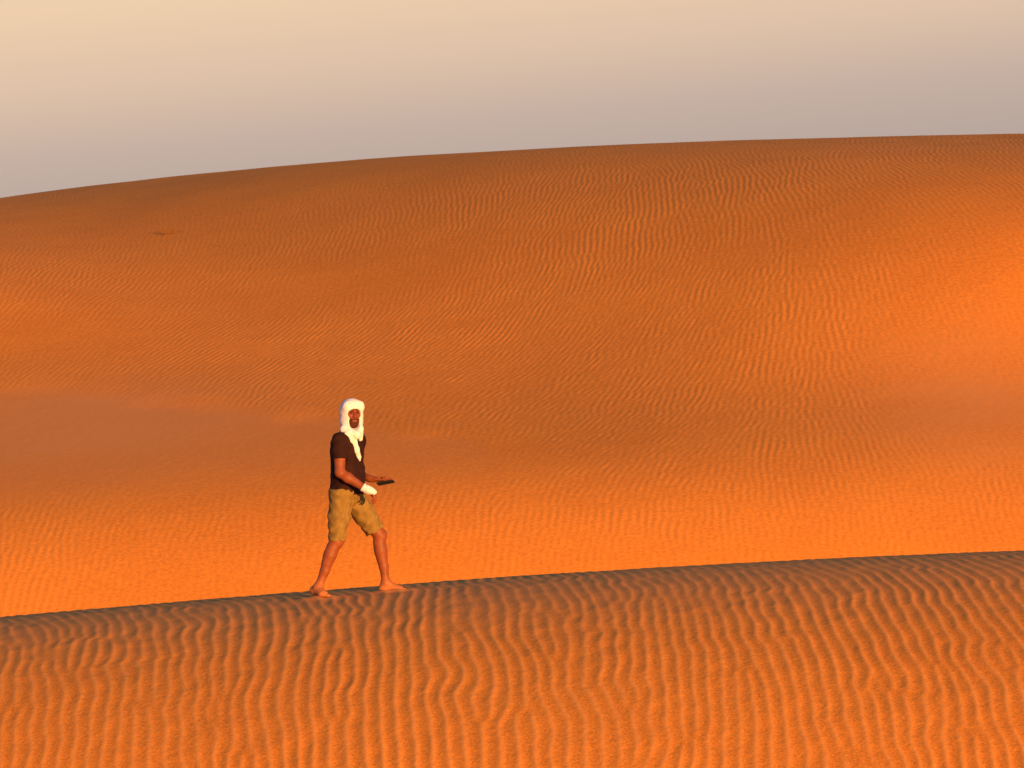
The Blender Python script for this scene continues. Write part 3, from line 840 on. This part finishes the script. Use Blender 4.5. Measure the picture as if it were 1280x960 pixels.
# ------------------------------------------------------------------ sparse dry tuft high on the big dune
def build_tuft(X, Y, Z, xs, ys):
    x, y = view(212, 288, 1); u = x
    # find the point of the slope on that bearing
    best = None
    for d in np.arange(85, 135, .25):
        xx, yy = (212 - 640) * .0001775 * d, d - 40
        i = np.searchsorted(ys, yy); j = np.searchsorted(xs, xx)
        e = (Z[i, j] - CAM_Z) / d
        if best is None or abs(e - (380 - 292) * .0001775) < best[0]: best = (abs(e - (380 - 292) * .0001775), xx, yy, Z[i, j])
    _, bx, by, bz = best
    r = np.random.default_rng(5)
    V = []; F = []
    for c in range(7):
        cx, cy = r.normal(0, .17), r.normal(0, .16)
        if c == 0: cx, cy = 0.05, 0
        for k in range(5):
            a = r.uniform(0, 2 * PI); lean = r.uniform(.2, 1.0); L = r.uniform(.09, .24)
            b0 = V3(cx + r.normal(0, .03), cy + r.normal(0, .03), -.02)
            dr = V3(math.cos(a) * lean, math.sin(a) * lean, 1); dr = unit(dr)
            sd = unit(np.cross(dr, V3(0, 1, .2))) * .004
            m = b0 + dr * L * .55; tip = b0 + dr * L + V3(math.cos(a), math.sin(a), -.4) * L * .25
            n0 = len(V)
            V += [b0 - sd, b0 + sd, m + sd * .8, m - sd * .8, tip]
            F += [(n0, n0 + 1, n0 + 2, n0 + 3), (n0 + 3, n0 + 2, n0 + 4)]
    o = poly_object('dry_shrub', V, F, M_GRASS)
    o.location = (bx, by, bz)
    tag(o, 'faint low dry shrub high on the left of the big dune face', 'shrub')
M_GRASS = cloth_material('dry_grass', (.27, .10, .017), (.21, .08, .014), 9, bump=0)

# ------------------------------------------------------------------ build
build_near()
FAR = build_far()
build_person()
build_phone()
build_tuft(*FAR)

# desert floor to the horizon
nr, na = 40, 96
rad = np.concatenate([[0.01], np.geomspace(5, 9000, nr - 1)])
A = np.linspace(0, 2 * PI, na, endpoint=False)
V = []; F = []
for i, r in enumerate(rad):
    for a in A:
        x, y = r * math.cos(a), r * math.sin(a)
        z = -9.0 + .5 * math.sin(x * .021 + 1) * math.cos(y * .017) * min(1, r / 60)
        V.append((x, y, z))
for i in range(nr - 1):
    for j in range(na):
        k = (j + 1) % na; F.append((i * na + j, (i + 1) * na + j, (i + 1) * na + k, i * na + k))
o = mesh_from('desert_ground', np.array(V), np.array(F), M_FLAT)
tag(o, kind='structure')

# ------------------------------------------------------------------ world
w = bpy.data.worlds.new('World'); bpy.context.scene.world = w; w.use_nodes = True
nt = w.node_tree; nt.nodes.clear()
out = node(nt, 'ShaderNodeOutputWorld'); bg = node(nt, 'ShaderNodeBackground')
sky = node(nt, 'ShaderNodeTexSky', sky_type='NISHITA')
sky.sun_disc = False; sky.sun_elevation = SUN_EL; sky.sun_rotation = PI - SUN_AZ
sky.dust_density = 3.0; sky.air_density = 1.0
co = node(nt, 'ShaderNodeTexCoord').outputs['Generated']
sep = node(nt, 'ShaderNodeSeparateXYZ'); nt.links.new(co, sep.inputs[0])
# hazy band above the horizon opposite the sun: mauve low down, cream above it
mr = node(nt, 'ShaderNodeMapRange'); mr.inputs['From Min'].default_value = 0; mr.inputs['From Max'].default_value = .2
mx = node(nt, 'ShaderNodeMath', operation='MULTIPLY_ADD'); nt.links.new(sep.outputs[0], mx.inputs[0]); mx.inputs[1].default_value = -.09
nt.links.new(sep.outputs[2], mx.inputs[2])
nt.links.new(mx.outputs[0], mr.inputs['Value'])
haze = ramp(nt, mr.outputs[0], [(.0, (.465, .372, .33)), (.150, (.490, .388, .340)), (.206, (.565, .432, .362)), (.274, (.715, .525, .392)), (.37, (.86, .62, .415)), (.6, (.74, .58, .45)), (1.0, (.42, .42, .44))])
sk = node(nt, 'ShaderNodeVectorMath', operation='MULTIPLY'); nt.links.new(sky.outputs[0], sk.inputs[0]); sk.inputs[1].default_value = (.060, .148, .225)
f2 = node(nt, 'ShaderNodeMapRange'); f2.interpolation_type = 'SMOOTHSTEP'; f2.inputs['From Min'].default_value = .10; f2.inputs['From Max'].default_value = .32
nt.links.new(sep.outputs[2], f2.inputs['Value'])
nt.links.new(mixcol(nt, f2.outputs[0], haze, sk.outputs[0]), bg.inputs['Color'])
bg.inputs['Strength'].default_value = 1.0
nt.links.new(bg.outputs[0], out.inputs[0])

# ------------------------------------------------------------------ sun
L = bpy.data.lights.new('sun', 'SUN'); L.energy = 7.2; L.angle = math.radians(.5); L.color = (1, .50, .13)
so = bpy.data.objects.new('sun', L); C.objects.link(so)
from mathutils import Vector
sd = Vector((math.sin(SUN_AZ) * math.cos(SUN_EL), -math.cos(SUN_AZ) * math.cos(SUN_EL), math.sin(SUN_EL)))
so.rotation_euler = sd.to_track_quat('Z', 'Y').to_euler(); so.location = sd * 60

# ------------------------------------------------------------------ camera
cam = bpy.data.cameras.new('camera'); co_ = bpy.data.objects.new('camera', cam); C.objects.link(co_)
cam.sensor_width = 36; cam.lens = 36 * 40 / 9.088
cam.clip_start = .5; cam.clip_end = 20000
co_.location = (0, -40, CAM_Z)
co_.rotation_euler = (PI / 2 - math.atan(100 * .0071 / 40), 0, 0)
sc = bpy.context.scene
sc.camera = co_
sc.view_settings.view_transform = 'Standard'; sc.view_settings.look = 'None'; sc.view_settings.exposure = 0
